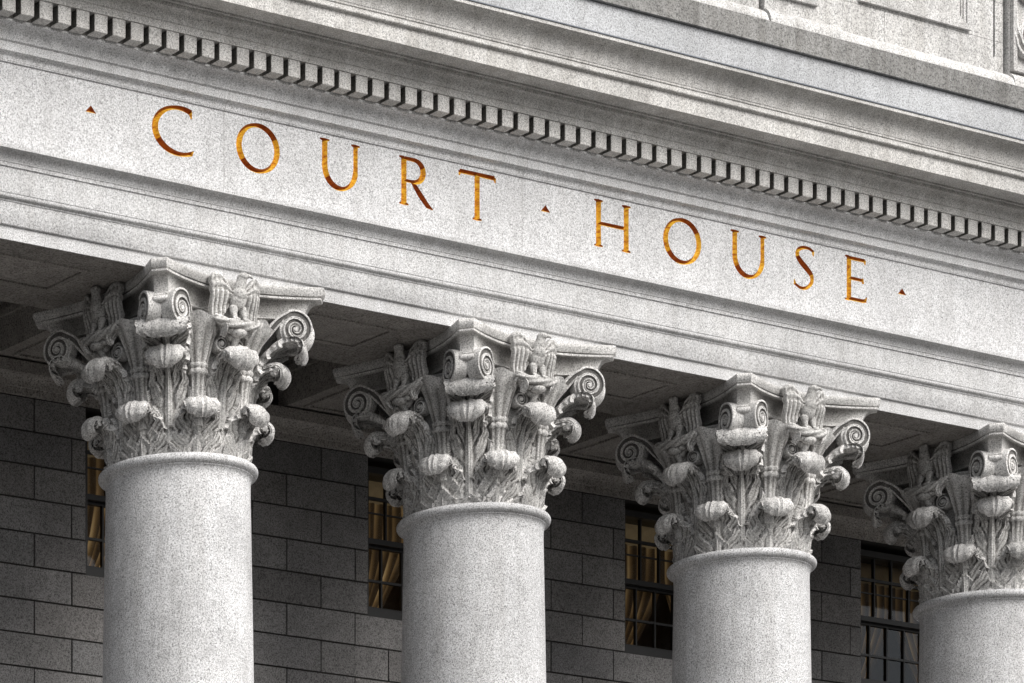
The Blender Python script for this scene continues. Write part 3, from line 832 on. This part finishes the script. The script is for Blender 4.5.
for k in range(5):
    for s_, x_ in ((1, 8.30), (-1, 8.78)):
        child('relief_scroll', vol[s_ if k % 2 else -s_], att, loc=(x_ - 3, -.80, 11.93 + k * .44 - 10.9), rot=(0, s_ * (.5 if k % 2 else -2.4), 0), scale=(1.25, .6, 1.25))
    child('relief_leaf', low, att, loc=(8.54 - 3, -.28, 11.72 + k * .44 - 10.9), scale=(.8, .95, 1.1))
def rz(p, a): return (p[0] * math.cos(a) - p[1] * math.sin(a), p[0] * math.sin(a) + p[1] * math.cos(a), p[2])
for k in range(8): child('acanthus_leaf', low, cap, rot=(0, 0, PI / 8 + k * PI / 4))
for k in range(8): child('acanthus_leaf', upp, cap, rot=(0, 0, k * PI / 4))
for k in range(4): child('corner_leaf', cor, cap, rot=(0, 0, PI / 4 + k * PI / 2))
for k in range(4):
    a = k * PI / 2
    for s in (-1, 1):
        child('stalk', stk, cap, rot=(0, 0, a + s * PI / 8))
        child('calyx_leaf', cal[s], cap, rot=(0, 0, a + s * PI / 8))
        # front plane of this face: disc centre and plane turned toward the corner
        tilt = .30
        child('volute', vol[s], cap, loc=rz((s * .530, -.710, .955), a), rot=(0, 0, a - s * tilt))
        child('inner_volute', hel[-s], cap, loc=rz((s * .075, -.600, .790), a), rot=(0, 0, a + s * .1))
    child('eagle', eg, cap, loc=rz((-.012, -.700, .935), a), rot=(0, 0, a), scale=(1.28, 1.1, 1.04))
    b = a + PI / 4
    child('horn_curl', hc, cap, loc=rz((0, -.965, CAPH - .262), b), rot=(0, 0, b + PI / 2))

tag(col0, 'leftmost stone column, its whole eagle-carved Corinthian capital below the letters C and O', 'column', 'columns of the portico', 'thing')
labels = ['second column from the left, its capital under the letter T and the middle triangle',
          'third column from the left, its capital under the letter O of HOUSE and the U',
          'rightmost stone column, its shaft and eagle-carved capital cut off by the right edge']
for i, lb in enumerate(labels, 1):
    r = col0.copy(); COL.objects.link(r); r.location = (i * P, 0, -.2); r['label'] = lb
    for ch in list(col0.children):
        c = ch.copy(); COL.objects.link(c); c.parent = r
        for g in ch.children:
            d = g.copy(); COL.objects.link(d); d.parent = c
            if d.name.split('.')[0] in ('acanthus_leaf', 'corner_leaf', 'calyx_leaf', 'eagle', 'inner_volute'):
                d.rotation_euler.z += random.uniform(-.022, .022); k = random.uniform(.972, 1.022); d.scale = [q * k for q in d.scale[:2]] + [d.scale[2] * random.uniform(.985, 1.012)]

# ------------------------------------------------------------------ setting
def struct(bm, name, mat): return tag(finish(bm, name, mat, None, 0), kind='structure')
bm = bmesh.new(); vs = [bm.verts.new((x, y, -1.7)) for x, y in ((-600, -600), (600, -600), (600, 600), (-600, 600))]; bm.faces.new(vs); struct(bm, 'ground', 'ground')
bm = bmesh.new(); box(bm, X0 - 8, X1 + 8, -14, 6, -1.70 + .004, -1.58); struct(bm, 'pavement', 'paving')
bm = bmesh.new()
for k in range(8): box(bm, X0 - 1 + k * .0, X1 + 1, -3.6 + k * .33, -3.6 + (k + 1) * .33 - .001, -1.579, -1.58 + (k + 1) * .163)
box(bm, X0 - 1, X1 + 1, -.96, YW - .01, -1.579, -.2815); o = finish(bm, 'steps', 'step', None, 0); tag(o, kind='structure')

# ------------------------------------------------------------------ lift everything to street level
for o in list(sc.objects):
    if o.parent is None: o.location.z += ZO

# ------------------------------------------------------------------ light
SE = math.radians(44)      # sun height; direction it comes from (x = cos, y = sin measured below)
w = bpy.data.worlds.new('World'); sc.world = w; w.use_nodes = True
nt = w.node_tree; bg = nt.nodes['Background']; sky = nt.nodes.new('ShaderNodeTexSky')
sky.sky_type = 'NISHITA'; sky.sun_disc = False; sky.sun_elevation = SE; sky.air_density = 1.0; sky.dust_density = 4.0; sky.ozone_density = 1.0
dx, dy = .22, -.975                                 # where the sun stands, seen from the building
sky.sun_rotation = math.atan2(dx, dy)
hs = nt.nodes.new('ShaderNodeHueSaturation'); hs.inputs['Saturation'].default_value = .25
nt.links.new(sky.outputs[0], hs.inputs['Color']); nt.links.new(hs.outputs[0], bg.inputs[0]); bg.inputs[1].default_value = .13
s = bpy.data.lights.new('sun', 'SUN'); s.energy = 3.0; s.angle = math.radians(48); s.color = (1, .97, .93)
so = bpy.data.objects.new('sun', s); COL.objects.link(so)
dirv = Vector((dx * math.cos(SE), dy * math.cos(SE), math.sin(SE))); so.rotation_euler = dirv.to_track_quat('Z', 'Y').to_euler()

# ------------------------------------------------------------------ camera
u0, v0, f = -400.80, 1462.76, 3655.59
cam = bpy.data.cameras.new('camera'); co = bpy.data.objects.new('camera', cam); COL.objects.link(co); sc.camera = co
co.location = (-16.9468, -21.867, ZO); co.rotation_euler = (PI / 2, 0, -.5023)
cam.sensor_width = 36; cam.lens = f * 36 / 1024; cam.shift_x = (512 - u0) / 1024; cam.shift_y = (v0 - 341.5) / 1024
cam.clip_start = .5; cam.clip_end = 2000
sc.view_settings.view_transform = 'Standard'; sc.view_settings.look = 'None'; sc.view_settings.exposure = 0
sc.render.resolution_x = 1024; sc.render.resolution_y = 683
